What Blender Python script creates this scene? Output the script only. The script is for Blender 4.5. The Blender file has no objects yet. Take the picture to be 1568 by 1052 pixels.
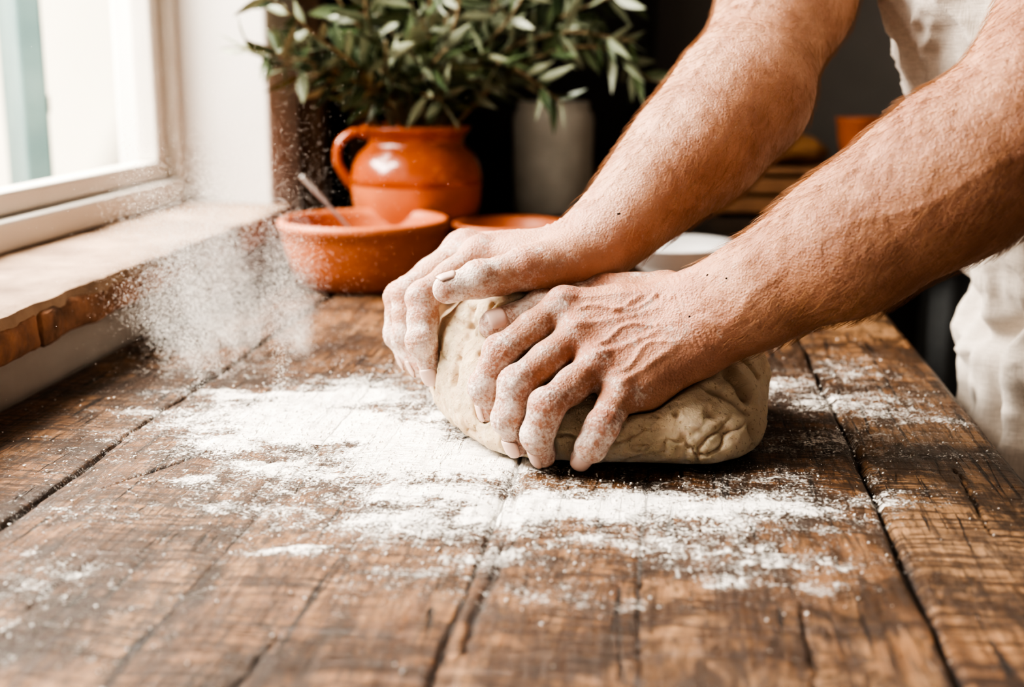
import bpy, math, random
import numpy as np
from mathutils import Vector, Matrix
random.seed(7); rng=np.random.default_rng(7)
C7,S7=math.cos(math.radians(7)),math.sin(math.radians(7))
def Q(x,y,z=0.0): return (C7*x-S7*y, S7*x+C7*y, z)
A=np.array
# ------------------------------------------------------------ materials
class M:
    def __init__(s,name):
        s.m=bpy.data.materials.new(name); s.m.use_nodes=True
        s.t=s.m.node_tree; s.b=s.t.nodes['Principled BSDF']; s.out=s.t.nodes['Material Output']
    def n(s,typ,ins=None,**pr):
        nd=s.t.nodes.new('ShaderNode'+typ)
        for k,v in pr.items(): setattr(nd,k,v)
        for k,v in (ins or {}).items(): s.set(nd,k,v)
        return nd
    def set(s,nd,k,v):
        so=nd.inputs[k]
        if isinstance(v,bpy.types.NodeSocket): s.t.links.new(v,so)
        elif isinstance(v,bpy.types.Node): s.t.links.new(v.outputs[0],so)
        else: so.default_value=(tuple(v)+(1,))[:4] if (isinstance(v,(tuple,list)) and so.type=='RGBA') else v
    def P(s,**k):
        for a,v in k.items(): s.set(s.b,a.replace('_',' '),v)
        return s
    def co(s,scale=(1,1,1),kind='Object'):
        tc=s.n('TexCoord'); mp=s.n('Mapping',{'Vector':tc.outputs[kind],'Scale':scale}); return mp.outputs[0]
    def noise(s,scale=5,detail=5,rough=.55,vec=None,dist=0):
        nd=s.n('TexNoise',{'Scale':scale,'Detail':detail,'Roughness':rough,'Distortion':dist,'Vector':vec or s.co()})
        return nd.outputs[0]
    def ramp(s,fac,stops):
        nd=s.n('ValToRGB',{'Fac':fac}); e=nd.color_ramp.elements
        while len(e)<len(stops): e.new(.5)
        for i,(p,c) in enumerate(stops):
            e[i].position=p; e[i].color=(c,c,c,1) if not isinstance(c,(tuple,list)) else tuple(c)+(1,)
        return nd.outputs[0]
    def mix(s,f,a,b,bt='MIX'):
        nd=s.n('MixRGB',{'Fac':f,'Color1':a,'Color2':b},blend_type=bt); return nd.outputs[0]
    def math(s,op,a,b=0.0,c=None,clamp=False):
        nd=s.n('Math',operation=op); nd.use_clamp=clamp
        s.set(nd,0,a); s.set(nd,1,b)
        if c is not None: s.set(nd,2,c)
        return nd.outputs[0]
    def att(s,name): return s.n('Attribute',attribute_name=name).outputs['Fac']
    def bump(s,h,dist=.001,st=1.0,nrm=None):
        ins={'Height':h,'Distance':dist,'Strength':st}
        if nrm: ins['Normal']=nrm
        nd=s.n('Bump',ins); s.set(s.b,'Normal',nd.outputs[0]); return nd.outputs[0]
    def sstep(s,v,a,b):
        nd=s.n('MapRange',{'Value':v,'From Min':a,'From Max':b,'To Min':0.0,'To Max':1.0},interpolation_type='SMOOTHSTEP'); return nd.outputs[0]
def simple(name,c1,c2=None,scale=8,rough=.7,bd=.001,bs=40,st=.5,**k):
    m=M(name); c2=c2 or tuple(x*.8 for x in c1)
    m.P(Base_Color=m.ramp(m.noise(scale,6),[(.3,c2),(.7,c1)]),Roughness=rough,**k)
    m.bump(m.noise(bs,5),bd,st); return m.m
# ------------------------------------------------------------ mesh helpers
def link(o,parent=None):
    bpy.context.collection.objects.link(o)
    if parent: o.parent=parent
    return o
def empty(name,loc=(0,0,0)):
    o=bpy.data.objects.new(name,None); o.empty_display_size=.05; o.location=loc; return link(o)
def meshobj(name,V,Fc,mats,parent=None,smooth=True,attrs=None,loc=None,midx=None):
    me=bpy.data.meshes.new(name)
    V=np.asarray(V,dtype=np.float32)
    if isinstance(Fc,np.ndarray):
        nf,k=Fc.shape
        me.vertices.add(len(V)); me.vertices.foreach_set('co',V.ravel())
        me.loops.add(nf*k); me.loops.foreach_set('vertex_index',Fc.astype(np.int32).ravel())
        me.polygons.add(nf); me.polygons.foreach_set('loop_start',np.arange(0,nf*k,k,dtype=np.int32))
        me.polygons.foreach_set('loop_total',np.full(nf,k,dtype=np.int32))
    else: me.from_pydata(V.tolist(),[],Fc)
    me.update(calc_edges=True); me.validate()
    if smooth: me.polygons.foreach_set('use_smooth',np.ones(len(me.polygons),dtype=bool))
    for m in (mats if isinstance(mats,list) else [mats]): me.materials.append(m)
    for k,v in (attrs or {}).items():
        at=me.attributes.new(k,'FLOAT','POINT'); at.data.foreach_set('value',np.asarray(v,dtype=np.float32))
    o=bpy.data.objects.new(name,me); link(o,parent)
    if loc: o.location=loc
    return o
def normals(o):
    a=np.zeros(len(o.data.vertices)*3,dtype=np.float32); o.data.vertices.foreach_get('normal',a); return a.reshape(-1,3)
def box(name,lo,hi,mat,parent=None,bev=.003,rotz=0):
    lo=A(lo,float);hi=A(hi,float);c=(lo+hi)/2;h=(hi-lo)/2
    V=[h*A([i,j,k]) for i in(-1,1) for j in(-1,1) for k in(-1,1)]
    Fc=[(0,1,3,2),(4,6,7,5),(0,4,5,1),(2,3,7,6),(0,2,6,4),(1,5,7,3)]
    o=meshobj(name,V,Fc,mat,parent,smooth=False,loc=tuple(c)); o.rotation_euler[2]=rotz
    if bev:
        b=o.modifiers.new('b','BEVEL'); b.width=min(bev,min(h)*.9); b.segments=2
    return o
def lathe(name,prof,mat,loc,parent=None,seg=72,wob=0):
    V=[];Fc=[];n=len(prof)
    for i in range(seg):
        a=2*math.pi*i/seg
        for r,z in prof:
            rr=r*(1+wob*math.sin(3*a+z*20)); V.append((rr*math.cos(a),rr*math.sin(a),z))
    for i in range(seg):
        j=(i+1)%seg
        for k in range(n-1): Fc.append((i*n+k,j*n+k,j*n+k+1,i*n+k+1))
    return meshobj(name,V,Fc,mat,parent,loc=loc)
def catmull(P,n=8):
    P=[A(p,float) for p in P]; P=[2*P[0]-P[1]]+P+[2*P[-1]-P[-2]]; out=[]
    for i in range(1,len(P)-2):
        for t in np.linspace(0,1,n,endpoint=False):
            a,b,c,d=P[i-1:i+3]; out.append(.5*((2*b)+(-a+c)*t+(2*a-5*b+4*c-d)*t*t+(-a+3*b-3*c+d)*t**3))
    out.append(P[-2]); return np.array(out)
def tube(P,R,n=8,flat=1.0,V=None,Fc=None):
    V=[] if V is None else V; Fc=[] if Fc is None else Fc
    P=np.asarray(P,float); m=len(P); R=np.interp(np.linspace(0,1,m),np.linspace(0,1,len(R)),R)
    T=np.gradient(P,axis=0); T/=np.linalg.norm(T,axis=1)[:,None]+1e-12
    u=np.cross(T[0],[.3,.2,.9]); u/=np.linalg.norm(u); b0=len(V)
    for i in range(m):
        u=u-T[i]*u.dot(T[i]); u/=np.linalg.norm(u); w=np.cross(T[i],u)
        for k in range(n):
            a=2*math.pi*k/n; V.append(P[i]+R[i]*(u*math.cos(a)+w*math.sin(a)*flat))
    for i in range(m-1):
        for k in range(n):
            l=(k+1)%n; Fc.append((b0+i*n+k,b0+i*n+l,b0+(i+1)*n+l,b0+(i+1)*n+k))
    Fc.append(tuple(b0+k for k in range(n))[::-1]); Fc.append(tuple(b0+(m-1)*n+k for k in range(n)))
    return V,Fc
# ------------------------------------------------------------ numpy noise
def vnoise(P,seed=0):
    P=np.asarray(P,float); I=np.floor(P).astype(np.int64); f=P-I; f=f*f*(3-2*f); r=0
    for dx in(0,1):
        for dy in(0,1):
            for dz in(0,1):
                h=((I[:,0]+dx)*374761393+(I[:,1]+dy)*668265263+(I[:,2]+dz)*2147483647+seed*974711)&0xffffffff
                h=((h^(h>>13))*1274126177)&0xffffffff; h=(h^(h>>16))&0xffff
                w=(f[:,0] if dx else 1-f[:,0])*(f[:,1] if dy else 1-f[:,1])*(f[:,2] if dz else 1-f[:,2])
                r=r+w*h/65535.
    return r*2-1
def fbm(P,o=4,seed=0):
    r=0;a=1;P=np.asarray(P,float)
    for i in range(o): r=r+a*vnoise(P*2**i,seed+i); a*=.5
    return r/1.9
# ------------------------------------------------------------ SDF toolkit
def smin(a,b,k):
    h=np.maximum(k-np.abs(a-b),0)/k; return np.minimum(a,b)-h*h*k*.25
def cone(a,b,ra,rb=None,k=.006,n=None,s=1.0):
    a=A(a,float);b=A(b,float); rb=ra if rb is None else rb
    if n is not None: n=A(n,float)/np.linalg.norm(n)
    return dict(a=a,b=b,ra=ra,rb=rb,k=k,n=n,s=s)
def evg(g,P,c,R):
    d=np.full(len(P),1.0)
    for q in g:
        ab=q['b']-q['a']; L=ab.dot(ab)+1e-12
        if c is not None:
            t=min(1,max(0,(c-q['a']).dot(ab)/L))
            if np.linalg.norm(c-q['a']-t*ab)>R+max(q['ra'],q['rb'])*1.05+q['k']+.01: continue
        v=P-q['a']; t=np.clip(v@ab/L,0,1); v=v-t[:,None]*ab
        if q['n'] is not None:
            w=v@q['n']; v=v+np.outer(w*(q['s']-1),q['n'])
        d=smin(d,np.sqrt((v*v).sum(1))-(q['ra']+(q['rb']-q['ra'])*t),q['k'])
    return d
def polygonize(f,lo,hi,h,B=24):
    lo=A(lo,float);hi=A(hi,float); n=np.ceil((hi-lo)/h/B).astype(int); G=n*B+4
    hd=h*B*.87; cs=np.array([(i,j,k) for i in range(n[0]) for j in range(n[1]) for k in range(n[2])])
    cc=lo+h*B*(cs+.5); act=np.abs(f(cc,None,0))<hd*1.9+.01
    VI=[];VP=[];QS=[]
    E=[((0,0,0),(1,0,0)),((0,1,0),(1,1,0)),((0,0,1),(1,0,1)),((0,1,1),(1,1,1)),((0,0,0),(0,1,0)),((1,0,0),(1,1,0)),((0,0,1),(0,1,1)),((1,0,1),(1,1,1)),((0,0,0),(0,0,1)),((1,0,0),(1,0,1)),((0,1,0),(0,1,1)),((1,1,0),(1,1,1))]
    def cid(I): return ((I[:,0]+1)*G[1]+(I[:,1]+1))*G[2]+(I[:,2]+1)
    r=np.arange(B+1)
    for ch,c in zip(cs[act],cc[act]):
        i0=ch*B; X,Y,Z=np.meshgrid(*[lo[a]+h*(i0[a]+r) for a in range(3)],indexing='ij')
        D=f(np.stack([X.ravel(),Y.ravel(),Z.ravel()],1),c,hd).reshape(B+1,B+1,B+1); S=D<0
        if S.all() or not S.any(): continue
        n8=sum(S[i:B+i,j:B+j,k:B+k].astype(np.uint8) for i in(0,1) for j in(0,1) for k in(0,1))
        I=np.argwhere((n8>0)&(n8<8)); acc=np.zeros((len(I),3)); cnt=np.zeros(len(I))
        for a,b in E:
            a=A(a);b=A(b); Ia=I+a;Ib=I+b; d0=D[Ia[:,0],Ia[:,1],Ia[:,2]];d1=D[Ib[:,0],Ib[:,1],Ib[:,2]]
            m=(d0<0)!=(d1<0); t=np.where(m,d0/np.where(m,d0-d1,1),0); acc+=m[:,None]*(a+t[:,None]*(b-a)); cnt+=m
        VP.append(lo+h*(i0+I+acc/cnt[:,None])); VI.append(cid(I+i0))
        S0=S[:B,:B,:B]
        for a in range(3):
            sl=[slice(0,B)]*3; sl[a]=slice(1,B+1); S1=S[tuple(sl)]
            e=np.argwhere(S0!=S1)
            if not len(e): continue
            fl=S0[e[:,0],e[:,1],e[:,2]]; eb=np.eye(3,dtype=int)[(a+1)%3]; ec=np.eye(3,dtype=int)[(a+2)%3]; g=e+i0
            q=np.stack([cid(g-eb-ec),cid(g-ec),cid(g),cid(g-eb)],1); q[~fl]=q[~fl][:,::-1]; QS.append(q)
    VI=np.concatenate(VI);VP=np.concatenate(VP);QS=np.concatenate(QS)
    u,ix=np.unique(VI,return_index=True); q=np.searchsorted(u,QS); q=np.clip(q,0,len(u)-1); ok=(u[q]==QS).all(1)
    return VP[ix],q[ok]
def nrm(v): v=A(v,float); return v/np.linalg.norm(v)
def segdist(P,a,b):
    a=A(a);b=A(b);ab=b-a;t=np.clip((P-a)@ab/(ab@ab+1e-12),0,1); return P-a-t[:,None]*ab
def ridge(P,N,poly,amp,w,reach=.016):
    out=np.zeros(len(P)); poly=A(poly)
    c=poly.mean(0);R=np.linalg.norm(poly-c,axis=1).max()+reach+w*4
    m=np.where(((P-c)**2).sum(1)<R*R)[0]
    if not len(m): return out
    p=P[m];n=N[m];best=np.full(len(m),1e9)
    for a,b in zip(poly[:-1],poly[1:]):
        v=segdist(p,a,b);h=(v*n).sum(1);d2=(v*v).sum(1)-h*h; d2=np.where(np.abs(h)<reach,d2,1e9); best=np.minimum(best,d2)
    out[m]=amp*np.exp(-best/(w*w)); return out
# ------------------------------------------------------------ MATERIALS
def skin_mat(name,base,deep,red):
    m=M(name); n=m.noise(28,6)
    c=m.mix(m.sstep(n,.35,.65),base,deep)
    c=m.mix(m.math('MULTIPLY',m.att('red'),.7),c,red)
    sp=m.sstep(m.noise(230,3),.62,.74); c=m.mix(m.math('MULTIPLY',sp,.22),c,tuple(x*.6 for x in deep))
    fn=m.math('ADD',m.math('MULTIPLY',m.math('SUBTRACT',m.noise(70,5,.6),.5),1.5),m.math('MULTIPLY',m.math('SUBTRACT',m.noise(420,5,.7),.5),1.5))
    fm=m.math('ADD',m.att('flour'),fn)
    fm=m.math('MULTIPLY',m.sstep(fm,.27,.92),.70); c=m.mix(fm,c,(.82,.75,.68))
    rough=m.math('ADD',m.math('MULTIPLY',fm,.45),.44)
    m.P(Base_Color=c,Roughness=rough,Specular_IOR_Level=.45,Subsurface_Weight=.12,Subsurface_Scale=.005,Subsurface_Radius=(1,.35,.2))
    v=m.n('TexVoronoi',{'Scale':560,'Vector':m.co()},feature='F1')
    h=m.math('ADD',m.math('MULTIPLY',v.outputs[0],.6),m.math('MULTIPLY',m.noise(220,7,.7),1.5))
    h=m.math('ADD',h,m.math('MULTIPLY',fm,.8))
    m.bump(h,.0009,1.0); return m.m
skin_n=skin_mat('skin_left',(.43,.218,.130),(.33,.152,.088),(.51,.185,.135))
skin_f=skin_mat('skin_right',(.50,.28,.182),(.41,.21,.132),(.55,.215,.160))
nailm=simple('nail',(.66,.46,.38),rough=.4,bs=200,bd=.0002)
hairm=simple('arm_hair',(.36,.17,.065),rough=.5)
def dough_mat():
    m=M('dough'); n=m.noise(22,6)
    c=m.ramp(n,[(.3,(.82,.61,.395)),(.65,(.92,.745,.525))])
    sp=m.sstep(m.noise(330,3),.61,.67); c=m.mix(m.math('MULTIPLY',sp,.55),c,(.46,.25,.11))
    fm=m.sstep(m.math('ADD',m.att('flour'),m.math('MULTIPLY',m.math('SUBTRACT',m.noise(90,8,.75),.5),1.7)),.35,.85)
    c=m.mix(m.math('MULTIPLY',fm,.45),c,(.94,.88,.79))
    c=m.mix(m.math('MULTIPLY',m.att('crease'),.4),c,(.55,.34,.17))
    m.P(Base_Color=c,Roughness=.72,Specular_IOR_Level=.35,Subsurface_Weight=.22,Subsurface_Scale=.010,Subsurface_Radius=(1,.65,.35))
    h=m.math('ADD',m.math('MULTIPLY',m.noise(75,9,.74,dist=1.6),2.4),m.math('MULTIPLY',m.noise(350,5,.6),1.0))
    m.bump(h,.0026,1.0); return m.m
def table_mat():
    m=M('old_oak_table')
    pid=m.att('plank'); tc=m.n('TexCoord').outputs['Object']
    off=m.n('CombineXYZ',{'X':m.math('MULTIPLY',pid,3.1),'Y':m.math('MULTIPLY',pid,7.7),'Z':pid})
    v=m.n('VectorMath',{0:tc,1:off.outputs[0]},operation='ADD').outputs[0]
    def mp(sc,vv=None): return m.n('Mapping',{'Vector':vv or v,'Scale':sc}).outputs[0]
    grain=m.noise(1,9,.70,mp((52,5,10)),dist=1.8)
    fine=m.noise(1,7,.74,mp((240,22,30)),dist=.8)
    crk=m.noise(1,5,.6,mp((120,5,10)),dist=1.0)
    blot=m.noise(8,9,.70,v,dist=.8); blot2=m.noise(1,8,.72,mp((30,15,10)),dist=.6)
    rib=m.noise(1,4,.6,mp((20,235,10)),dist=.5)
    c=m.ramp(grain,[(.30,(.062,.025,.010)),(.42,(.155,.070,.028)),(.54,(.265,.130,.056)),(.70,(.39,.213,.100))])
    c=m.mix(m.math('MULTIPLY',m.sstep(m.noise(3.2,4,.6,v),.48,.68),.4),c,(.38,.24,.135))
    c=m.mix(m.math('MULTIPLY',m.sstep(blot,.47,.59),.82),c,(.044,.021,.010))
    c=m.mix(m.math('MULTIPLY',m.sstep(blot2,.50,.59),.78),c,(.025,.014,.008))
    c=m.mix(m.math('MULTIPLY',m.sstep(fine,.49,.60),.78),c,(.034,.017,.008))
    ribm=m.math('MULTIPLY',m.sstep(rib,.48,.56),m.math('MULTIPLY',m.sstep(m.noise(6,3,.5,v),.34,.52),.82))
    c=m.mix(ribm,c,(.036,.017,.008))
    ck=m.sstep(crk,.60,.64); c=m.mix(m.math('MULTIPLY',ck,.92),c,(.011,.006,.004))
    gap=m.att('gap'); c=m.mix(m.math('MULTIPLY',gap,.97),c,(.006,.004,.003))
    fl=m.att('flour')
    n1=m.math('MULTIPLY',m.math('SUBTRACT',m.noise(1,9,.78,mp((55,62,60),tc),dist=.7),.5),2.6)
    n2=m.math('MULTIPLY',m.math('SUBTRACT',m.noise(1,4,.65,mp((430,430,400),tc)),.5),2.2)
    fn=m.math('ADD',m.math('ADD',n1,n2),m.math('MULTIPLY',m.math('SUBTRACT',fine,.5),-.9))
    fx=m.math('ADD',fl,m.math('MULTIPLY',fn,m.sstep(fl,.0,.14)))
    fm=m.sstep(fx,.32,.86)
    c=m.mix(m.math('MULTIPLY',fm,.97),c,(.92,.87,.80))
    r=m.math('ADD',m.math('MULTIPLY',fine,.35),.20); r=m.math('MAXIMUM',r,m.math('MULTIPLY',fm,.95))
    m.P(Base_Color=c,Roughness=r,Specular_IOR_Level=.5)
    h=m.math('ADD',m.math('MULTIPLY',grain,.9),m.math('MULTIPLY',fine,.8)); h=m.math('SUBTRACT',h,m.math('MULTIPLY',ribm,.6))
    h=m.math('SUBTRACT',h,m.math('MULTIPLY',ck,1.1)); h=m.math('ADD',h,m.math('MULTIPLY',fm,.8)); h=m.math('ADD',h,m.math('MULTIPLY',blot2,.8))
    m.bump(h,.0017,1.0); return m.m
plaster=simple('white_plaster',(.76,.73,.69),(.68,.65,.61),3,.9,.002,25,.5)
shadeplaster=simple('plaster_sill_shade',(.44,.405,.36),(.31,.275,.24),6,.9,.003,25,.6)  # white plaster toned down to imitate the shadow below the sill
pierbrown=simple('brown_paint_and_shade',(.17,.11,.07),rough=.7)
winwhite=simple('window_paint',(.68,.64,.58),(.60,.56,.50),6,.45,.0005)
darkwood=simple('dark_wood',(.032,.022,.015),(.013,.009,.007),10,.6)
midwood=simple('mid_wood',(.36,.175,.078),(.19,.09,.04),14,.5)
greywall=simple('grey_wall',(.27,.245,.22),(.22,.20,.18),4,.9)
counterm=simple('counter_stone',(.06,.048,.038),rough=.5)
floorm=simple('terracotta_floor',(.16,.08,.05),(.09,.05,.03),4,.6)
ceilm=simple('ceiling_plaster',(.35,.33,.30),rough=.9)
terram=simple('terracotta_matte',(.47,.145,.052),(.33,.09,.031),14,.5,.0008,60,.6)
terrag=simple('terracotta_glazed',(.42,.10,.022),(.29,.06,.014),9,.22,.0008,14,.5,Coat_Weight=.5,Coat_Roughness=.15)
creamm=simple('stoneware_grey',(.68,.63,.54),(.52,.48,.40),20,.55)
porcel=simple('white_porcelain',(.70,.68,.66),rough=.25)
metal=simple('spoon_metal',(.6,.58,.56),rough=.4,Metallic=.8)
def linen_mat(name,a,b):
    m=M(name); wv=m.math('ADD',m.noise(1,2,.5,m.co((900,900,60))),m.noise(1,2,.5,m.co((60,60,900))))
    m.P(Base_Color=m.mix(m.sstep(wv,.8,1.2),a,b),Roughness=.95,Sheen_Weight=.2); m.bump(wv,.0006,.7); return m.m
linen=linen_mat('apron_linen',(.56,.495,.425),(.45,.395,.335)); greycl=linen_mat('grey_cloth',(.14,.145,.145),(.10,.105,.105))
trous=linen_mat('trouser_cloth',(.09,.09,.095),(.06,.06,.065))
flourm=simple('flour',(.93,.90,.85),(.88,.84,.78),60,1.0)
tablem=table_mat(); doughm=dough_mat()
# ------------------------------------------------------------ TABLE
table=empty('wooden_table')
TX0,TX1,TY0,TY1=-.562,.257,.10,2.02
FL=[(-.162,1.00,.10,.08,1.1),(-.119,1.10,.08,.045,1.05),(-.236,1.105,.08,.014,.85),(-.08,.92,.08,.05,1.1),(-.037,.815,.07,.035,.85),(-.137,.885,.085,.04,.9),
(.03,.825,.085,.035,.9),(.10,.80,.08,.035,.75),(-.08,.775,.085,.026,.55),(.16,.81,.07,.028,.65),(.143,.722,.05,.025,.52),(.165,.665,.022,.014,.5),(.245,1.10,.05,.06,.62),
(.31,1.06,.05,.06,.55),(.265,.815,.03,.008,.6),(-.005,.713,.04,.022,.45),(-.143,.727,.04,.010,.55),(-.31,1.05,.04,.010,.65),(-.27,.67,.08,.07,.24),(-.28,1.2,.09,.06,.26),
(-.02,1.02,.12,.10,.8),(-.24,.95,.08,.016,.6),(-.2,.86,.05,.014,.6),(.25,.95,.05,.02,.5),(.36,1.0,.05,.016,.5),(.08,.74,.06,.02,.48),(-.08,1.2,.07,.03,.4),(-.21,1.04,.07,.02,.8),
(.22,.86,.06,.03,.45),(.31,.92,.05,.02,.42),(-.18,.80,.06,.018,.4),(.0,.76,.06,.02,.45),(.12,.69,.03,.012,.4),(-.30,.78,.06,.03,.22),(.33,1.2,.04,.06,.38),(-.06,.68,.04,.025,.28),(.04,.66,.05,.02,.28)]
def flour_density(P):
    X=C7*P[:,0]+S7*P[:,1]; Y=-S7*P[:,0]+C7*P[:,1]
    W=np.stack([X,Y,0*X],1)
    X=X+.042*fbm(W*9,3,5)+.016*fbm(W*42,3,6); Y=Y+.030*fbm(W*np.array([10,18,1]),3,9)+.010*fbm(W*np.array([26,55,1]),3,12)
    d=0*X
    for x,y,rx,ry,a in FL:
        q=((X-x)/rx)**2+((Y-y)/ry)**2; d=np.maximum(d,a*np.exp(-q*.8))+a*.062*np.exp(-q*.2)
    d=d*(1+1.0*fbm(W*np.array([22,36,1]),4,21)); return np.clip(d+.04,0,1.3)
SEAMS=[-.42,-.263,-.107,-.007,.143]
def table_top():
    h=.0017; nx=int((TX1-TX0)/h); ny=int((TY1-TY0)/h)
    x=np.linspace(TX0,TX1,nx); y=np.linspace(TY0,TY1,ny); X,Y=np.meshgrid(x,y,indexing='ij'); P=np.stack([X.ravel(),Y.ravel(),0*X.ravel()],1); Z0=P[:,2]
    fl=flour_density(P); z=np.zeros(len(P)); gap=np.zeros(len(P)); pid=np.zeros(len(P))
    for i,(s,w,dp,op) in enumerate(zip(SEAMS,[.0022,.0012,.0018,.0014,.0026],[.005,.0015,.003,.002,.005],[1,.6,.85,.7,1])):
        ln=P[:,0]-s-.007*fbm(np.stack([P[:,1]*5,Z0+i*7.3,Z0],1),3,i)-.0012*fbm(np.stack([P[:,1]*60,Z0+i*3.3,Z0],1),2,i+40)
        wv=w*(1+1.0*fbm(np.stack([P[:,1]*14,Z0+i,Z0],1),3,3+i))
        g=np.exp(-(ln/np.maximum(wv,.0004))**2)*(op+(1-op)*vnoise(np.stack([P[:,1]*9,Z0+i,Z0],1),23+i)); g=np.clip(g,0,1); gap=np.maximum(gap,g); z-=dp*g; z-=.0012*np.exp(-(ln/.012)**2); pid+=(ln>0)
    for (x0,y0,x1,y1,w) in [(-.385,.80,-.335,.91,.0014),(-.30,.86,-.285,.885,.0030),(-.098,.58,-.095,.74,.0022),(-.098,.80,-.103,.90,.0016),(-.20,.45,-.195,.60,.0012),(-.465,1.05,-.45,1.075,.004),(.205,.78,.21,.92,.0009),(-.34,.60,-.335,.70,.0008),(.075,.56,.077,.68,.0008)]:
        a=A([x0,y0,0.]);b=A([x1,y1,0.]); ab=b-a;t=np.clip((P-a)@ab/(ab@ab),0,1); v=P-a-t[:,None]*ab
        d=np.abs(v[:,0]+.0012*vnoise(P*A([1,90,1]),8)+.0012*vnoise(P*A([1,30,1]),18))+np.abs(v[:,1]); g=np.exp(-(d/(w*(.3+1.2*np.sin(t*math.pi))))**2); gap=np.maximum(gap,g); z-=.003*g
    z+=.0016*fbm(P*A([7,2.5,1]),3,31)+.0012*fbm(P*A([70,9,1]),3,33)
    z-=.0008*np.maximum(0,fbm(P*A([12,190,1]),2,35))
    fs=np.clip((fl-.3)/.6,0,1); z+=fs*(.0012+.0018*fbm(P*90,3,41)); gap*=1-.92*np.clip(fl*1.3,0,1)
    ed=np.minimum(np.minimum(P[:,0]-TX0,TX1-P[:,0]),np.minimum(P[:,1]-TY0,TY1-P[:,1])); z-=.004*np.exp(-(ed/.004)**2)
    z=np.minimum(z,.0024)
    V=np.stack([P[:,0],P[:,1],.75+z],1)
    i,j=np.meshgrid(np.arange(nx-1),np.arange(ny-1),indexing='ij'); a=(i*ny+j).ravel()
    Fc=np.stack([a,a+ny,a+ny+1,a+1],1)
    per=[k*ny for k in range(nx)]+[(nx-1)*ny+k for k in range(1,ny)]+[k*ny+ny-1 for k in range(nx-2,-1,-1)]+[k for k in range(ny-2,0,-1)]
    nv=len(V); B=V[per].copy(); B[:,2]=.715; V=np.concatenate([V,B]); L=len(per); k=np.arange(L); per=A(per)
    F2=np.stack([per,nv+k,nv+(k+1)%L,per[(k+1)%L]],1); Fc=np.concatenate([Fc,F2])
    pad=lambda q:np.concatenate([q,q[per]])
    meshobj('table_top',V,Fc,tablem,table,attrs=dict(flour=pad(fl)*np.r_[np.ones(nv),np.zeros(L)],gap=pad(gap),plank=pad(pid)))
table_top()
for i,(x,y) in enumerate([(-.50,.2),(.19,.2),(-.50,1.93),(.19,1.93)]): box('leg_%d'%(i+1),(x-.04,y-.04,0),(x+.04,y+.04,.716),midwood,table)
box('frame_rail_1',(-.50,.18,.62),(-.47,1.95,.714),midwood,table); box('frame_rail_2',(.17,.18,.62),(.20,1.95,.714),midwood,table)
# ------------------------------------------------------------ HANDS & ARMS
baker=empty('baker')
HN=dict(I=[[-77,946,859],[-120,913,829],[-132,911,803],[-128,913,784]],M=[[-65,928,841],[-106,891,811],[-111,884,787],[-105,891,766]],
 R=[[-49,910,823],[-82,870,801],[-89,870,779],[-85,877,763]],P=[[-31,896,806],[-42,869,789],[-50,866,774],[-57,873,763]],T=[[0,977,862],[-49,986,861],[-95,962,852],[-130,945,843]])
HN={k:[A(p)/1000. for p in v] for k,v in HN.items()}
AN=[((26,937,852),.033,.025),((47,932,865),.033,.027),((71,927,879),.037,.032),((126,911,913),.044,.040),((191,902,964),.051,.047),((236,897,998),.052,.048),((374,1054,1275),.056,.056)]
AN=[(A(p)/1000.,a,b) for p,a,b in AN]
f_=dict(I=[(-.0259,1.0262,.8871),(-.0701,.994,.8571),(-.0704,.9767,.8256),(-.0618,.9808,.7978)],M=[(-.0375,1.0569,.887),(-.0848,1.029,.8535),(-.086,1.0166,.8207),(-.0734,1.0066,.7985)],
 R=[(-.0441,1.0867,.8827),(-.0948,1.0628,.8444),(-.0954,1.0512,.8148),(-.0852,1.0419,.7957)],P=[(-.0394,1.1105,.8746),(-.0823,1.1034,.8428),(-.0887,1.093,.8188),(-.0812,1.0789,.8014)],
 T=[(.0388,.9897,.8838),(.008,.9741,.8828),(-.0244,.9624,.8766),(-.049,.9559,.8702)])
HF={k:[A(Q(*p)) for p in v] for k,v in f_.items()}
AF=[((.0636,1.0216,.8894),.034,.026),((.0881,1.037,.9123),.036,.031),((.1216,1.0587,.9409),.043,.039),((.1591,1.0857,.9707),.051,.047),((.197,1.1196,1.008),.052,.049),((.2519,1.2102,1.0934),.056,.054),((.37,1.38,1.30),.058,.058)]
AF=[(A(Q(*p)),a,b) for p,a,b in AF]
RAD=dict(I=(.0128,.0124,.0111,.0098),M=(.0130,.0127,.0114,.0100),R=(.0127,.0122,.0109,.0096),P=(.0118,.0110,.0099,.0088),T=(.0165,.0145,.0142,.0116))
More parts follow.
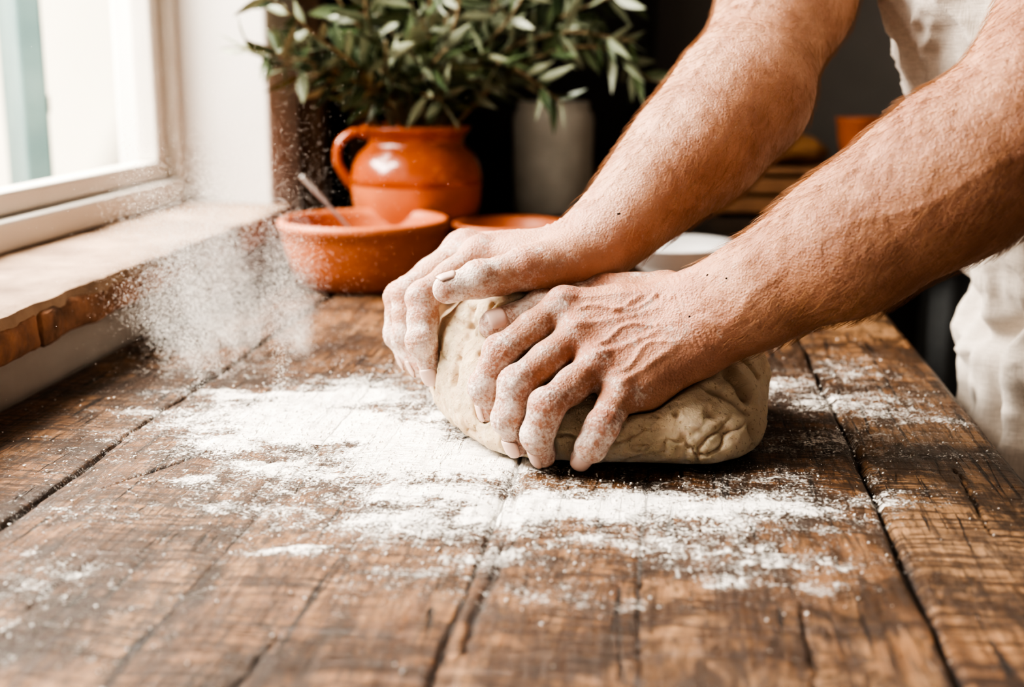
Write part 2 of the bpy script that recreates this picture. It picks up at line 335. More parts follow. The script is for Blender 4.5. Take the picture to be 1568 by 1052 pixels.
def build_hand(H,AR):
    W=AR[0][0]; w=nrm(H['P'][0]-H['I'][0]); fw=nrm((H['M'][0]+H['R'][0])/2-W); n=nrm(np.cross(fw,w)); n=n if n[2]>0 else -n
    w=nrm(np.cross(n,fw))*(1 if np.cross(n,fw)@w>0 else -1)
    palm=[];fing=[];det=[];nails=[]
    offs=dict(I=-.018,M=-.006,R=.006,P=.017); cb={}
    for k,o in offs.items():
        m=H[k][0]; c=W+w*o+fw*.012; cb[k]=c; r=RAD[k][0]
        palm.append(cone(c,m-n*.001,.0160,r*1.0,.014,n,1.10)); palm.append(cone(m+n*.0022,m+n*.0022,r*1.0,None,.006))
        palm.append(cone(c-n*.010,m-n*.010,.014,.011,.014))
        det.append(([c+n*.014,(c+m)/2+n*.0125,m+n*.012],.0012,.0028))
    for ka,kb in (('I','M'),('M','R'),('R','P')):
        m=(H[ka][0]+H[kb][0])/2; palm.append(cone((cb[ka]+cb[kb])/2,m-n*.004-fw*.002,.0145,.0105,.012))
    palm.append(cone(cb['P']-n*.010+w*.002,H['P'][0]-fw*.02-n*.012,.016,.013,.012))
    T=H['T']; palm.append(cone(W+(T[0]-W)*.5,T[0],.019,.0175,.014)); palm.append(cone(T[0],T[1],.0175,.0150,.012))
    palm.append(cone(T[1]*.6+T[0]*.4-n*.004,H['I'][0]*.5+cb['I']*.5-n*.006,.012,.013,.016))
    for k in 'IMRPT':
        J=H[k];R=RAD[k];g=[]
        for i in range(3): g.append(cone(J[i],J[i+1],R[i]*(.96 if i else 1),R[i+1]*.97,.005))
        for i in (1,2):
            d=-(nrm(J[i-1]-J[i])+nrm(J[i+1]-J[i])); bend=np.linalg.norm(d); d=nrm(d) if bend>.15 else n; ax=nrm(J[i+1]-J[i-1]); sd=nrm(np.cross(ax,d)); d=nrm(np.cross(sd,ax))
            if k=='T': d=nrm(n-ax*(n@ax)); sd=nrm(np.cross(ax,d))
            g.append(cone(J[i]+d*.0014-sd*.0015,J[i]+d*.0014+sd*.0015,R[i]*1.0,None,.004))
            c=J[i]+d*R[i]
            for q in ((-.0042,-.0014,.0014,.0042) if i==1 else (-.0015,.0015)):
                cc=c+ax*q; det.append(([cc-sd*R[i]*.6-d*.003,cc,cc+sd*R[i]*.6-d*.003],-.0009,.0009))
            if i==2:
                dd=nrm(J[3]-J[2]); u=nrm(d-dd*(d@dd)); nails.append((J[3],dd,u,nrm(np.cross(dd,u)),R[3]))
            pm=(J[i-1]+J[i])/2; g.append(cone(pm-d*.0015,pm-d*.0015,(R[i-1]+R[i])*.49,None,.007))
        fing.append(g)
    for (ka,kb,s0,s1,amp) in [('I','M',.92,.1,.0014),('M','R',.9,.2,.0016),('R','P',.95,.25,.0013),('M','I',.6,-.05,.0012)]:
        p0=(H[ka][0]*.45+H[kb][0]*.55); q0=(cb[ka]+cb[kb])/2; pts=[]
        for t in np.linspace(0,1,9):
            tt=s0+(s1-s0)*t; pts.append(q0+(p0-q0)*tt+w*.0045*math.sin(t*7+ord(ka))+n*.013)
        det.append((pts,amp,.0021))
    for j in range(7):
        t=.1+.11*j; c=(W*(1-t)+(H['M'][0]*.5+H['R'][0]*.5)*t)+n*.014+w*.006*math.sin(j*2.3); det.append(([c-w*.016+fw*.003*math.sin(j),c,c+w*.015+fw*.003*math.cos(j*1.7)],-.00035,.0009))
    arm=[]
    for i in range(len(AR)-1):
        a,ra,ta=AR[i];b,rb,tb=AR[i+1]; ax=nrm(b-a); nn=nrm(n-ax*(n@ax)); arm.append(cone(a,b,ra,rb,.025,nn,(ra/ta+rb/tb)/2))
    e=AR[4][0];m2=AR[2][0]; ax=nrm(e-m2); side=nrm(np.cross(ax,n))
    arm.append(cone(m2*.6+e*.4+side*.008+n*.002,e+side*.008+n*.003,.030,.038,.035)); arm.append(cone(m2*.7+e*.3-side*.010-n*.003,e-side*.008,.028,.038,.035))
    arm.append(cone(AR[0][0]+w*.019+n*.011-fw*.004,AR[0][0]+w*.019+n*.011-fw*.004,.010,None,.010))
    for s0,ph in ((.3,0),(-.35,2)):
        pts=[]
        for i in range(5):
            a,ra,ta=AR[i]
            for t in (0,.5):
                b=AR[i+1]; p=a*(1-t)+b[0]*t; r=ra*(1-t)+b[1]*t; th_=ta*(1-t)+b[2]*t
                ang=s0*1.5+.25*math.sin(i*1.7+t*3+ph); pts.append(p+w*math.sin(ang)*r+n*math.cos(ang)*th_)
        det.append((pts,.0009,.003))
    for q in (-.014,-.009,-.004,.001,.006):
        c=W-fw*q; det.append(([c-w*.026+n*.012,c-w*.01+n*.023,c+w*.01+n*.024+fw*.002,c+w*.026+n*.012],-.0007,.0012))
    groups=[palm+arm]+fing
    def f(P,c,R):
        d=evg(groups[0],P,c,R); fd=None
        for g in groups[1:]:
            x=evg(g,P,c,R); fd=x if fd is None else smin(fd,x,.0012)
        return smin(d,fd,.006)
    return f,det,nails,n,w,fw
def make_arm(name,H,AR,mat,seed):
    f,det,nails,n,w,fw=build_hand(H,AR)
    pts=np.array([p for v in H.values() for p in v]+[a[0] for a in AR]); lo=pts.min(0)-.075;hi=pts.max(0)+.075
    V,Fc=polygonize(f,lo,hi,.0012)
    o=meshobj(name,V,Fc,mat,baker); N=normals(o)
    if (N*(V-V.mean(0))).sum()<0: o.data.flip_normals(); N=-N
    d=np.zeros(len(V))
    for poly,amp,wd in det: d+=ridge(V,N,poly,amp,wd)
    ta=(V-AR[0][0])@nrm(AR[4][0]-AR[0][0])
    d+=.0009*fbm(V*45,3,seed)+.0012*fbm(V*14,2,seed+5)+.0004*fbm(V*150,2,seed+8)
    V2=V+N*d[:,None]; o.data.vertices.foreach_set('co',V2.astype(np.float32).ravel()); o.data.update()
    red=np.zeros(len(V)); fl=np.full(len(V),.10)
    for k,J in H.items():
        for i,a in ((0,.9),(1,.85),(2,.5),(3,.8)): red=np.maximum(red,a*np.exp(-((V-J[i])**2).sum(1)/(.015**2)))
        for a,b,q in ((J[1],J[2],.50),(J[2],J[3],.66),(J[0],J[1],.40)):
            ds=np.sqrt((segdist(V,a,b)**2).sum(1)); fl=np.maximum(fl,q*np.clip(1.25-np.maximum(ds-.012,0)/.012,0,1))
    dw=np.sqrt((segdist(V,AR[0][0],(H['M'][0]+H['R'][0])/2)**2).sum(1)); fl=np.maximum(fl,.28*np.clip(1.6-dw/.035,0,1)); red=np.maximum(red,.25*np.clip(1.6-dw/.035,0,1))
    fl=np.where((ta>.02),.18*np.exp(-(ta-.02)/.06),fl)
    for k,v in (('red',red),('flour',fl)):
        at=o.data.attributes.new(k,'FLOAT','POINT'); at.data.foreach_set('value',v.astype(np.float32))
    NV=[];NF=[]
    for c,d_,u,s_,r in nails:
        b=len(NV); nu,nv=9,9
        for i in range(nu):
            x=-.009+.0150*i/(nu-1)
            for j in range(nv):
                t=j/(nv-1)*2-1; xx=x-(abs(t)**3)*.0025*(1 if i>nu/2 else -1)*abs(i/(nu-1)*2-1)
                rr=math.sqrt(max(r*r-(max(xx,0)*.9)**2,1e-8))+.0008-.0006*abs(t)**4-.0006*(i==0); a=t*.85
                NV.append(c+d_*xx+(u*math.cos(a)+s_*math.sin(a))*rr)
        for i in range(nu-1):
            for j in range(nv-1): q=b+i*nv+j; NF.append((q,q+nv,q+nv+1,q+1))
    no=meshobj(name+'_nails',NV,NF,nailm,baker); sm=no.modifiers.new('s','SOLIDIFY'); sm.thickness=.0004
    el=AR[5][0]; L=np.linalg.norm(el-AR[0][0]); cand=np.where((ta>.015)&(V[:,2]<1.2)&(ta<L+.06))[0]; idx=rng.choice(cand,9500)
    HV=[];HF_=[]; ax0=nrm(AR[0][0]-AR[4][0])
    for i in idx:
        if ta[i]<.06 and rng.random()>.4: continue
        nn=N[i]; p=V2[i]; t=nrm(ax0-nn*(ax0@nn)+rng.normal(0,.25,3)+w*.35); t=nrm(t-nn*(t@nn)); sd=np.cross(t,nn); l=rng.uniform(.008,.019); cu=rng.uniform(-.3,.3); b=len(HV)
        for q in range(4):
            s=q/3; pp=p+t*l*s+nn*l*(.42*s-.22*s*s)+sd*l*cu*s*s; r=.00011*(1-.7*s)
            HV+= [pp+sd*r,pp-sd*r*.5+nn*r*.8,pp-sd*r*.5-nn*r*.8]
            if q:
                for e in range(3): HF_.append((b+(q-1)*3+e,b+(q-1)*3+(e+1)%3,b+q*3+(e+1)%3,b+q*3+e))
    meshobj(name+'_hair',HV,A(HF_),hairm,baker)
    return f
fN=make_arm('left_arm',HN,AN,skin_n,3)
fF=make_arm('right_arm',HF,AF,skin_f,13)
# ------------------------------------------------------------ DOUGH
def q(x,y,z): return A(Q(x,y,z))
dg=[cone(q(.035,1.015,.797),q(.130,1.02,.788),.085,.080,.03,(0,0,1),1.42),cone(q(.0,1.015,.806),q(.03,1.03,.812),.069,.075,.03,(0,0,1),1.18),
    cone(q(.015,.972,.782),q(.125,.965,.776),.064,.068,.035,(0,0,1),1.35),cone(q(.03,.943,.766),q(.128,.936,.766),.056,.060,.02,(0,0,1),1.5),cone(q(.01,1.0,.84),q(.06,1.02,.835),.035,.03,.03)]
def fD(P,c,R):
    d=evg(dg,P,None,0); d=d*.8
    d=-smin(-d,-(.7530-P[:,2]),.012)
    hN=np.minimum(fN(P,c,R),fF(P,c,R))-.0007; return -smin(-d,hN,.005)
V,Fc=polygonize(fD,(-.24,.82,.745),(.14,1.2,.90),.0012)
dough=meshobj('bread_dough',V,Fc,doughm); N=normals(dough)
hd=np.minimum(fN(V,None,0),fF(V,None,0)); free=np.clip((hd-.001)/.006,0,1)*np.clip((V[:,2]-.754)/.004,0,1)
d=.006*fbm(V*20,3,50)+.0032*fbm(V*60,3,55)+.0011*fbm(V*180,2,56)
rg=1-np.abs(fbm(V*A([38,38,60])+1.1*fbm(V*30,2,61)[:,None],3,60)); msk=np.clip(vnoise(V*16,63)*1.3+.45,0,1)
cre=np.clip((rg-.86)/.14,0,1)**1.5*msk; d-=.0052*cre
for pl,am,wd in [([q(.165,.97,.84),q(.160,.95,.825),q(.162,.93,.81),q(.172,.92,.797)],-.010,.006),([q(.168,.96,.84),q(.185,.95,.828),q(.20,.95,.812)],-.007,.004),([q(.15,.95,.835),q(.17,.93,.815),q(.185,.925,.80)],.004,.006),([q(.12,.93,.82),q(.14,.915,.80),q(.17,.91,.785)],-.005,.003),
   ([q(-.04,.97,.862),q(-.045,.95,.845),q(-.05,.945,.825),q(-.045,.945,.80)],-.005,.0035),([q(-.02,.96,.868),q(-.03,.945,.85),q(-.028,.935,.83)],-.005,.003),([q(-.055,.98,.85),q(-.04,.965,.845),q(-.02,.95,.85)],-.005,.003),([q(.10,.91,.80),q(.12,.905,.775),q(.16,.915,.77)],-.004,.0025)]:
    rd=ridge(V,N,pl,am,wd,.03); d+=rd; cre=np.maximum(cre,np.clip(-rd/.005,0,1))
V2=V+N*(d*free)[:,None]; V2[:,2]=np.maximum(V2[:,2],.7525); dough.data.vertices.foreach_set('co',V2.astype(np.float32).ravel())
fl=np.clip(.16+.35*np.exp(-((V[:,2]-.753)/.012)**2)+.25*np.exp(-np.maximum(hd,0)/.01)+.2*vnoise(V*25,70),0,1)
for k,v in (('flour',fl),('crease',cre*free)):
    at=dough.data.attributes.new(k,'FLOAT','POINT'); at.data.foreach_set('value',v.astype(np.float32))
dough.data.update()
# ------------------------------------------------------------ BODY & CLOTHES
fx=A(Q(1,0,0))
body=[cone(q(.60,1.22,.88),q(.525,1.22,1.0),.18,.165,.05,fx,1.5),cone(q(.525,1.22,1.0),q(.425,1.21,1.23),.165,.17,.05,fx,1.45),cone(q(.39,1.36,1.28),q(.46,1.05,1.26),.068,.068,.05),
      cone(q(.60,1.22,.88),q(.61,1.22,.42),.185,.215,.05,fx,1.4),cone(AF[6][0],AF[5][0]*.3+AF[6][0]*.7,.072,.068,.02),cone(AN[6][0],AN[5][0]*.55+AN[6][0]*.45,.070,.066,.02)]
V,Fc=polygonize(lambda P,c,R:np.maximum(evg(body,P,None,0),.40-P[:,2]),(-.05,.9,.38),(.75,1.85,1.42),.004,20)
ap=meshobj('linen_apron',V,Fc,linen,baker); N=normals(ap); cx=A(Q(.58,1.22,0))
an=np.arctan2(V[:,1]-cx[1],V[:,0]-cx[0]); sk=np.clip((.98-V[:,2])/.3,0,1)
rf=1-np.abs(fbm(V*A([13,13,6])+.5*fbm(V*9,2,90)[:,None],3,91))
d=.008*np.sin(an*17+2*fbm(V*5,2,80))*sk+.012*fbm(V*A([14,14,4]),3,81)*(.4+sk)+.008*fbm(V*A([10,10,30]),3,82)+.005*fbm(V*A([30,30,12]),3,84)+.012*(np.clip((rf-.75)/.25,0,1)**2)
d+=-.014*np.exp(-((V[:,2]-.80-.02*np.sin(an*5))/.012)**2)+.01*np.exp(-((V[:,2]-.765)/.02)**2)
V2=V+N*d[:,None]; ap.data.vertices.foreach_set('co',V2.astype(np.float32).ravel()); ap.data.update()
tr=[cone(q(.61,1.13,.70),q(.63,1.11,.08),.09,.06,.02),cone(q(.61,1.32,.70),q(.63,1.34,.08),.09,.06,.02)]
V,Fc=polygonize(lambda P,c,R:np.maximum(evg(tr,P,None,0),.03-P[:,2]),(.2,.9,.0),(.8,1.7,.82),.008,16); meshobj('trousers',V,Fc,trous,baker)
sh=[cone(q(.66,1.11,.04),q(.46,1.10,.035),.042,.036,.02),cone(q(.66,1.34,.04),q(.46,1.36,.035),.042,.036,.02)]
V,Fc=polygonize(lambda P,c,R:np.maximum(evg(sh,P,None,0),.001-P[:,2]),(.15,.9,-.02),(.8,1.7,.12),.006,16); meshobj('shoes',V,Fc,darkwood,baker)
hdp=[cone(q(.44,1.2,1.27),q(.38,1.2,1.43),.055,.052,.03),cone(q(.35,1.2,1.52),q(.37,1.2,1.535),.078,.085,.03),cone(q(.32,1.2,1.46),q(.34,1.2,1.50),.045,.06,.03),cone(q(.275,1.2,1.50),q(.255,1.2,1.475),.008,.012,.012),
     cone(q(.355,1.285,1.49),q(.355,1.285,1.51),.012,.014,.006),cone(q(.355,1.115,1.49),q(.355,1.115,1.51),.012,.014,.006),cone(q(.275,1.185,1.447),q(.275,1.215,1.447),.009,.009,.006),cone(q(.28,1.165,1.52),q(.28,1.235,1.52),.012,.012,.008)]
V,Fc=polygonize(lambda P,c,R:evg(hdp,P,None,0),(-.1,1.0,1.2),(.5,1.5,1.7),.004,20); meshobj('head',V,Fc,skin_f,baker)
hr=[cone(q(.37,1.2,1.56),q(.40,1.2,1.53),.082,.088,.02)]
V,Fc=polygonize(lambda P,c,R:evg(hr,P,None,0)+.004*vnoise(P*80,3),(-.05,1.0,1.3),(.6,1.5,1.75),.004,20); meshobj('hair',V,Fc,darkwood,baker)
# ------------------------------------------------------------ POTTERY
pot=empty('terracotta_pot'); px,py,_=Q(-.1946,1.675)
lathe('pot_body',[(0,.003),(.086,.003),(.091,.006),(.099,.03),(.106,.06),(.1085,.074),(.1115,.078),(.112,.086),(.108,.089),(.103,.087),(.101,.078),(.095,.04),(.082,.014),(0,.012)],terram,(px,py,.749),pot,wob=.004)
V,Fc=tube(catmull([q(-.275,1.68,.892),q(-.262,1.68,.877),q(-.235,1.675,.848),q(-.205,1.67,.815),q(-.17,1.665,.775)]),[.010,.010,.006,.0045,.0045],10,.4)
meshobj('spoon',V,Fc,metal,pot)
jx,jy,_=Q(-.137,1.85); plant=empty('potted_olive_branches')
lathe('jug_lower',[(0,.004),(.058,.004),(.063,.008),(.072,.03),(.084,.06),(.0915,.088),(.0935,.105),(.0938,.118)],terram,(jx,jy,.749),plant)
lathe('jug_glazed_top',[(.0938,.118),(.0945,.1185),(.0940,.130),(.0905,.146),(.083,.160),(.072,.170),(.0675,.176),(.068,.182),(.074,.190),(.078,.1935),(.079,.198),(.076,.2015),(.071,.200),(.064,.188),(.062,.174),(.078,.15),(.086,.11),(.05,.03),(0,.02)],terrag,(jx,jy,.749),plant)
V,Fc=tube(catmull([A((jx,jy,.749))+A(p) for p in [A(Q(-.070,0,.186)),A(Q(-.088,-.005,.190)),A(Q(-.108,-.01,.176)),A(Q(-.112,-.01,.150)),A(Q(-.100,-.005,.125)),A(Q(-.088,0,.110))]]),[.010,.0085,.009,.012],12,.75)
meshobj('jug_handle',V,Fc,terrag,plant)
leafm=M('olive_leaf'); gb=leafm.n('NewGeometry').outputs['Backfacing']
leafm.P(Base_Color=leafm.mix(gb,leafm.ramp(leafm.noise(14,3),[(.35,(.026,.046,.019)),(.7,(.095,.125,.054))]),(.24,.27,.18)),Roughness=.42,Specular_IOR_Level=.5)
barkm=simple('olive_bark',(.24,.17,.09),rough=.8)
SV=[];SF=[];LV=[];LF=[]
mouth=A((jx,jy,.935))
ST=[(-.215,-.15,.12,.02),(-.18,-.16,.19,.0),(-.12,-.05,.21,.0),(-.16,-.15,.10,.02),(-.05,-.05,.25,0),(0,.04,.27,0),(.06,-.04,.27,0),(.12,.05,.25,0),(.16,-.05,.20,.01),(.24,.03,.16,.03),(.31,-.02,.13,.05),(.335,.0,.075,.07),(.21,-.06,.045,.07),(.30,.02,.20,.02),(.19,.0,.25,0),(-.10,-.10,.12,.01),(.05,-.10,.12,.0),(.12,-.08,.10,.03),(-.03,-.1,.13,0),(-.08,.0,.2,0),(.09,.1,.18,0),(.0,-.06,.18,0),(.15,.08,.12,.02),(.07,-.02,.2,0)]
for (dx,dy,dz,dr) in ST+[(random.uniform(-.08,.14),random.uniform(-.1,.06),random.uniform(.05,.16),.01) for _ in range(12)]:
    e=A(Q(dx,dy,dz)); st=mouth+A(Q(random.uniform(-.03,.03),random.uniform(-.03,.03),-.02))
    P=catmull([st,st+e*.35+A((0,0,.03+dr*.8)),st+e*.7+A((0,0,.02+dr)),mouth+e],8)
    tube(P,[.0036,.0026,.0013],6,1,SV,SF)
    Ls=np.linalg.norm(np.diff(P,axis=0),axis=1).sum(); nl=int(Ls/.0165)
    for i in range(nl):
        t=.22+.78*(i+random.random()*.5)/nl; ii=min(int(t*(len(P)-1)),len(P)-2); p=P[ii]+(P[ii+1]-P[ii])*((t*(len(P)-1))%1); tg=nrm(P[ii+1]-P[ii])
        for sgn in (1,-1):
            if random.random()<.15: continue
            r=nrm(rng.normal(0,1,3)); sd=nrm(np.cross(tg,r))*sgn; d_=nrm(tg*random.uniform(.35,1.0)+sd+A((0,0,-.15))); nn=nrm(np.cross(d_,np.cross(r,d_))); s2=np.cross(d_,nn)
            L=random.uniform(.042,.066); wd=L*random.uniform(.10,.135); b=len(LV); cv=random.uniform(-.25,.15)
            if (p+d_*L)[0]<-.56 and (p+d_*L)[1]>1.785: continue
            for k,wk in enumerate((.12,.7,1,.85,.45,.03)):
                s=k/5; c=p+d_*L*s+nn*L*cv*s*s
                LV+= [c-s2*wd*wk+nn*wd*wk*.25,c,c+s2*wd*wk+nn*wd*wk*.25]
                if k: a=b+(k-1)*3; LF+= [(a,a+1,a+4,a+3),(a+1,a+2,a+5,a+4)]
meshobj('branches',SV,SF,barkm,plant); meshobj('leaves',LV,LF,leafm.m,plant)
dx_,dy_,_=Q(-.002,1.745)
lathe('terracotta_dish',[(0,0),(.045,0),(.05,.004),(.062,.03),(.074,.06),(.079,.066),(.079,.072),(.075,.074),(.070,.068),(.058,.035),(.045,.012),(0,.008)],terram,(dx_,dy_,.750))
bx,by,_=Q(.224,1.72)
lathe('white_bowl',[(0,.004),(.035,.004),(.037,0),(.041,0),(.042,.006),(.065,.022),(.082,.044),(.0845,.046),(.083,.048),(.063,.027),(.04,.011),(0,.008)],porcel,(bx,by,.751))
# ------------------------------------------------------------ BACKGROUND
cab=empty('kitchen_counter')
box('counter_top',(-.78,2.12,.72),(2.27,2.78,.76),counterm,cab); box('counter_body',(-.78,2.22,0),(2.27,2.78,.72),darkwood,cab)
cx_,cy_,_=Q(.0763,2.40)
lathe('stoneware_crock',[(0,0),(.068,0),(.073,.006),(.074,.08),(.075,.17),(.072,.185),(.066,.192),(.068,.2),(.066,.205),(.060,.203),(.058,.19),(.066,.17),(.066,.02),(0,.015)],creamm,(cx_,cy_,.76))
V=[];n=90
for i in range(n+1):
    x=.42+.75*i/n; yy=2.17+.018*math.sin(i*.8)+.008*math.sin(i*.33)
    for z in np.linspace(.715,.02,12): V.append((x,yy+.006*math.sin(i*.8+z*4),z))
Fc=[(i*12+k,(i+1)*12+k,(i+1)*12+k+1,i*12+k+1) for i in range(n) for k in range(11)]
meshobj('counter_curtain',V,Fc,greycl)
cr=empty('wooden_crate'); c0=A(Q(.53,2.42,.0))
for i,z in enumerate((.768,.803)): box('slat_%d'%(i+1),(c0[0]-.15,c0[1]-.11,z),(c0[0]+.19,c0[1]-.095,z+.028),midwood,cr)
box('crate_back',(c0[0]-.15,c0[1]+.09,.761),(c0[0]+.19,c0[1]+.105,.84),midwood,cr); box('crate_lid',(c0[0]-.15,c0[1]-.11,.838),(c0[0]+.19,c0[1]+.11,.85),midwood,cr)
box('end_1',(c0[0]-.15,c0[1]-.094,.761),(c0[0]-.135,c0[1]+.09,.838),midwood,cr); box('end_2',(c0[0]+.175,c0[1]-.094,.761),(c0[0]+.19,c0[1]+.09,.838),midwood,cr)
u=A(Q(.655,2.44))
lathe('terracotta_cup',[(0,0),(.03,0),(.032,.004),(.040,.05),(.043,.075),(.046,.08),(.045,.084),(.041,.082),(.036,.05),(.028,.01),(0,.008)],terram,(u[0],u[1],.85))
ban=simple('bread_crust',(.34,.165,.06),(.18,.08,.03),20,.6); V=[];Fc=[]
for k in range(4):
    o=A(Q(.50,2.35+.036*k,.873+.004*(k%2))); tube(catmull([o+A(Q(-.07,0,.0)),o+A(Q(-.05,0,.003)),o+A(Q(0,0,.008)),o+A(Q(.05,0,.006)),o+A(Q(.075,0,.0))]),[.006,.019,.024,.020,.006],12,1,V,Fc)
meshobj('bread_loaves',V,Fc,ban)
cu=empty('shade_cupboard'); box('shade_cupboard_body',(-.78,2.80,.0),(-.04,3.02,2.45),darkwood,cu); box('shade_cupboard_door_1',(-.76,2.785,.85),(-.42,2.80,2.4),darkwood,cu); box('shade_cupboard_door_2',(-.39,2.785,.85),(-.06,2.80,2.4),darkwood,cu)  # invented cupboard, its dark wood stands in for background shade
w_=A(Q(-.283,2.30)); pd=empty('wooden_bread_peel'); box('blade',(w_[0]-.024,2.30,.76),(w_[0]+.024,2.318,1.10),midwood,pd,.01); box('grip',(w_[0]-.012,2.302,1.10),(w_[0]+.012,2.316,1.45),midwood,pd,.006)
# ------------------------------------------------------------ ROOM
box('floor',(-.80,-2.5,-.06),(2.4,3.2,0),floorm,bev=0); box('wall_back',(-.82,3.05,0),(2.4,3.2,2.6),greywall,bev=0)
box('wall_right',(2.3,-2.5,0),(2.4,3.04,2.6),greywall,bev=0); box('ceiling',(-.82,-2.5,2.6),(2.4,3.2,2.7),ceilm,bev=0)
wl=empty('wall_left')
box('wall_under_window',(-.80,-2.5,0),(-.57,1.80,.795),shadeplaster,wl,0); box('wall_pier',(-.80,1.80,0),(-.57,1.95,2.6),plaster,wl,.006)
box('wall_header',(-.80,-2.5,2.25),(-.57,1.80,2.6),plaster,wl,0); box('wall_near',(-.80,-2.5,.795),(-.57,.25,2.25),plaster,wl,0)
box('wall_alcove_shade',(-.82,1.95,0),(-.80,3.04,2.6),pierbrown,wl,0); box('door_casing',(-.60,1.952,0),(-.535,2.0,2.3),pierbrown,wl,.004)  # alcove wall coloured dark where window light misses; casing is brown paint
sill=empty('brick_window_sill')
brickm=simple('old_brick',(.34,.165,.088),(.11,.06,.038),36,.9,.004,60,1.0); stonem=simple('sill_plaster',(.33,.225,.150),(.145,.088,.055),16,.85,.003,50,.9)
def rough_box(name,lo,hi,mat,par,amp,seed,sub=.008,fr=(20,30,20)):
    lo=A(lo,float);hi=A(hi,float);n=np.maximum(2,((hi-lo)/sub).astype(int)); V=[];Fc=[]
    for a in range(3):
        b,c=(a+1)%3,(a+2)%3
        for sd in (0,1):
            base=len(V)
            for i in range(n[b]+1):
                for j in range(n[c]+1):
                    p=np.zeros(3);p[a]=(lo,hi)[sd][a];p[b]=lo[b]+(hi-lo)[b]*i/n[b];p[c]=lo[c]+(hi-lo)[c]*j/n[c];V.append(p)
            for i in range(n[b]):
                for j in range(n[c]):
                    q0=base+i*(n[c]+1)+j; f4=(q0,q0+n[c]+1,q0+n[c]+2,q0+1); Fc.append(f4 if sd else f4[::-1])
    V=np.array(V);cc=(lo+hi)/2;hh=(hi-lo)/2; e=np.sort((hh-np.abs(V-cc)),axis=1); V=V-np.sign(V-cc)*(np.abs(V-cc)>hh-.004)*np.exp(-(e[:,1:2]/.005))*.003
    W=V*A(fr); V=V+amp*np.stack([fbm(W,4,seed),.4*fbm(W,4,seed+9),.5*fbm(W,4,seed+17)],1)
    return meshobj(name,V,Fc,mat,par)
y=.26;i=0
while y<1.79:
    L=random.uniform(.12,.21); y2=min(y+L,1.795); rough_box('brick_%d'%(i+1),(-.66,y+.0005,.795),(-.534+random.uniform(-.004,.004),y2-.0005,.828),brickm,sill,.007,100,.006); y=y2; i+=1
rough_box('sill_slab',(-.78,.26,.815),(-.536,1.797,.838),stonem,sill,.007,77,.010,(14,22,20))
win=empty('window_1')
def wb(n,y0,y1,z0,z1,x0=-.750,x1=-.718,mt=winwhite): box(n,(x0,y0,z0),(x1,y1,z1),mt,win,.004)
wb('frame_bottom',.25,1.80,.838,.872,-.765,-.70); wb('frame_far',1.782,1.80,.872,2.25,-.765,-.70); wb('frame_near',.25,.30,.872,2.25,-.765,-.70); wb('frame_top',.25,1.80,2.2,2.25,-.765,-.70)
wb('sash_bottom_rail',.30,1.78,.874,.900); wb('sash_far_stile',1.748,1.78,.900,2.2); wb('sash_mid_stile',1.0,1.06,.900,2.2); wb('sash_near_stile',.30,.35,.900,2.2)
wb('glazing_bar',1.06,1.748,1.55,1.575,-.745,-.723)
g=M('window_glass'); g.t.nodes.remove(g.b); tr_=g.n('BsdfTransparent'); gl=g.n('BsdfGlossy',{'Roughness':.02}); lw=g.n('LayerWeight',{'Blend':.3}); fr=g.math('MULTIPLY',g.math('POWER',lw.outputs['Facing'],3.0),.25); mx=g.n('MixShader',{0:fr,1:tr_.outputs[0],2:gl.outputs[0]}); g.t.links.new(mx.outputs[0],g.out.inputs[0])
box('glass_pane',(-.737,.35,.900),(-.734,1.748,2.2),g.m,win,0)
teal=simple('shutter_paint',(.13,.20,.19),(.08,.14,.14),10,.6)
sh_=empty('window_shutter')
box('shutter_leaf',(-1.150,1.95,.0),(-1.110,2.38,2.3),teal,sh_,.004,rotz=math.atan2(.22,.35))
for i in range(3): box('hinge_strap_%d'%i,(-1.110,2.12,.95+i*.5),(-1.102,2.26,.98+i*.5),darkwood,sh_,.001,rotz=math.atan2(.22,.35))
extm=simple('exterior_render',(.84,.78,.66),(.76,.70,.58),2,.95,.004,10)
box('exterior_wall',(-7,4.2,-.06),(-.9,4.5,5),extm,bev=0); box('courtyard_ground',(-7,-3,-.12),(-.86,4.2,-.005),simple('gravel',(.5,.46,.4),rough=1),bev=0)
# ------------------------------------------------------------ FLOUR DUST & CRUMBS
def specks(name,Pc,R,parent=None):
    n=len(Pc); T=A([[1,1,1],[1,-1,-1],[-1,1,-1],[-1,-1,1]])*.6
    V=(Pc[:,None,:]+T[None]*R[:,None,None]*rng.uniform(.6,1.3,(n,4,1))).reshape(-1,3); b=np.arange(n)[:,None]*4
    F3=np.concatenate([b+A(t) for t in ([0,1,2],[0,3,1],[0,2,3],[1,3,2])]); return meshobj(name,V,F3,flourm,parent,smooth=False)
pts=[];rr=[]
for k in range(80):
    s=A([rng.normal(-.275,.036),rng.normal(1.23,.06),.765]); e=s+A([rng.normal(-.03,.035),rng.uniform(-.03,.12),abs(rng.normal(.10,.06))+.03]); m=(s+e)/2+rng.normal(0,.015,3)
    n=rng.integers(300,1700); t=rng.random(n)**1.1; p=(1-t)[:,None]**2*s+2*(t*(1-t))[:,None]*m+(t**2)[:,None]*e; p=p+rng.normal(0,1,(n,3))*(.003+.012*t)[:,None]
    pts.append(p); rr.append(rng.uniform(.0002,.00048,n))
n=10000; p=np.stack([rng.normal(-.285,.07,n),rng.normal(1.25,.08,n),.76+np.abs(rng.normal(0,.13,n))],1); pts.append(p); rr.append(rng.uniform(.00015,.00045,n))
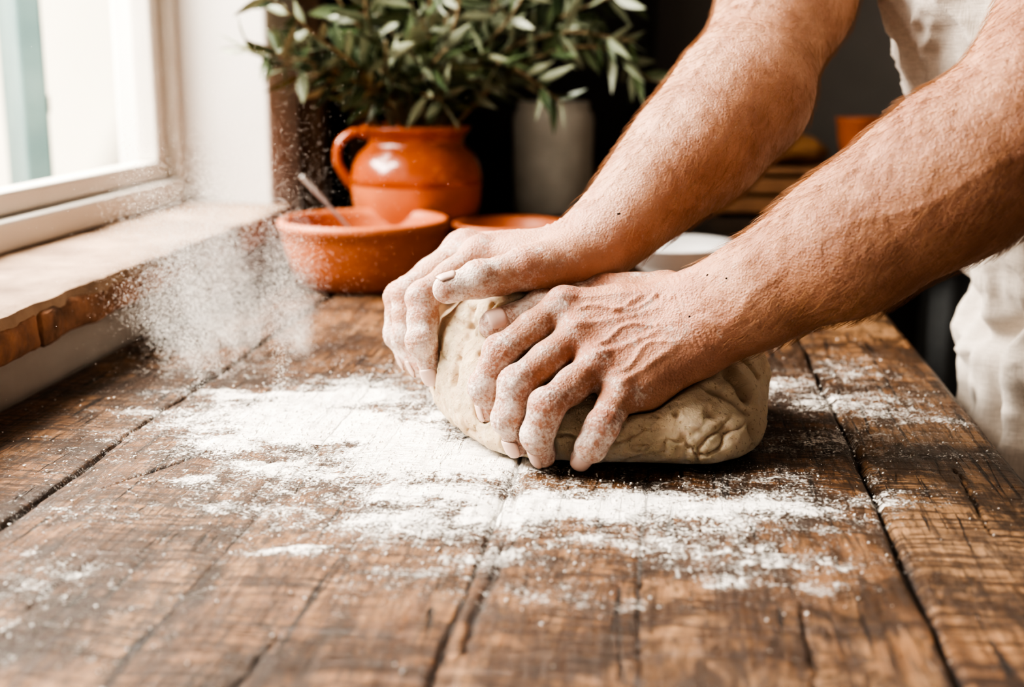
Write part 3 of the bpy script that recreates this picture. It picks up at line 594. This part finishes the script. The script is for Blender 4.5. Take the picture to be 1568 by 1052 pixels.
p=np.concatenate(pts); p=np.stack([C7*p[:,0]-S7*p[:,1],S7*p[:,0]+C7*p[:,1],p[:,2]],1); r_=np.concatenate(rr); k=(p[:,2]>.755)&(p[:,0]>-.56)&((p[:,0]>-.525)|(p[:,2]>.845)); specks('airborne_flour_dust',p[k],r_[k])
c=np.stack([rng.uniform(TX0+.02,TX1-.01,120000),rng.uniform(.45,1.4,120000),np.zeros(120000)],1); dn=flour_density(c); k=rng.random(120000)<np.clip(dn,0,1)**1.3*.5; c=c[k]; r=.0003+.0012*rng.random(len(c))**5
cz=c+A([0,0,.755]); hdm=np.minimum(fD(cz,None,0),np.minimum(fN(cz,None,0),fF(cz,None,0)))>.003; c=c[hdm];r=r[hdm]; c[:,2]=.7512+r*.3
specks('scattered_flour_crumbs',c,r,table)
# ------------------------------------------------------------ LIGHT & CAMERA
w=bpy.data.worlds.new('World'); bpy.context.scene.world=w; w.use_nodes=True; w.node_tree.nodes['Background'].inputs[0].default_value=(1,.97,.93,1); w.node_tree.nodes['Background'].inputs[1].default_value=.80
def area(name,loc,target,sx,sy,e,col):
    l=bpy.data.lights.new(name,'AREA'); l.shape='RECTANGLE'; l.size=sx;l.size_y=sy;l.energy=e;l.color=col
    o=link(bpy.data.objects.new(name,l)); o.location=loc; o.rotation_euler=(Vector(target)-Vector(loc)).to_track_quat('-Z','Y').to_euler(); return o
area('window_skylight',(-1.5,1.25,2.1),(-.1,1.0,.9),1.8,1.1,290,(1,.94,.86))
s=bpy.data.lights.new('sun','SUN'); s.energy=14.0; s.angle=.05; s.color=(1,.95,.87); so=link(bpy.data.objects.new('sun',s)); so.rotation_euler=Vector((-.35,.6,-.65)).to_track_quat('-Z','Y').to_euler(); so.location=(-3,-2,5)
cam=bpy.data.cameras.new('camera'); co=link(bpy.data.objects.new('camera',cam)); cam.lens=45; cam.sensor_width=36; co.location=(0,0,1.04); co.rotation_euler=(math.radians(77.5),0,math.radians(7))
cam.dof.use_dof=True; cam.dof.focus_distance=.945; cam.dof.aperture_fstop=4.0; cam.clip_start=.02
bpy.context.scene.camera=co
try:
    bpy.context.scene.view_settings.look='AgX - Very High Contrast'; bpy.context.scene.view_settings.exposure=-.22
except Exception: pass
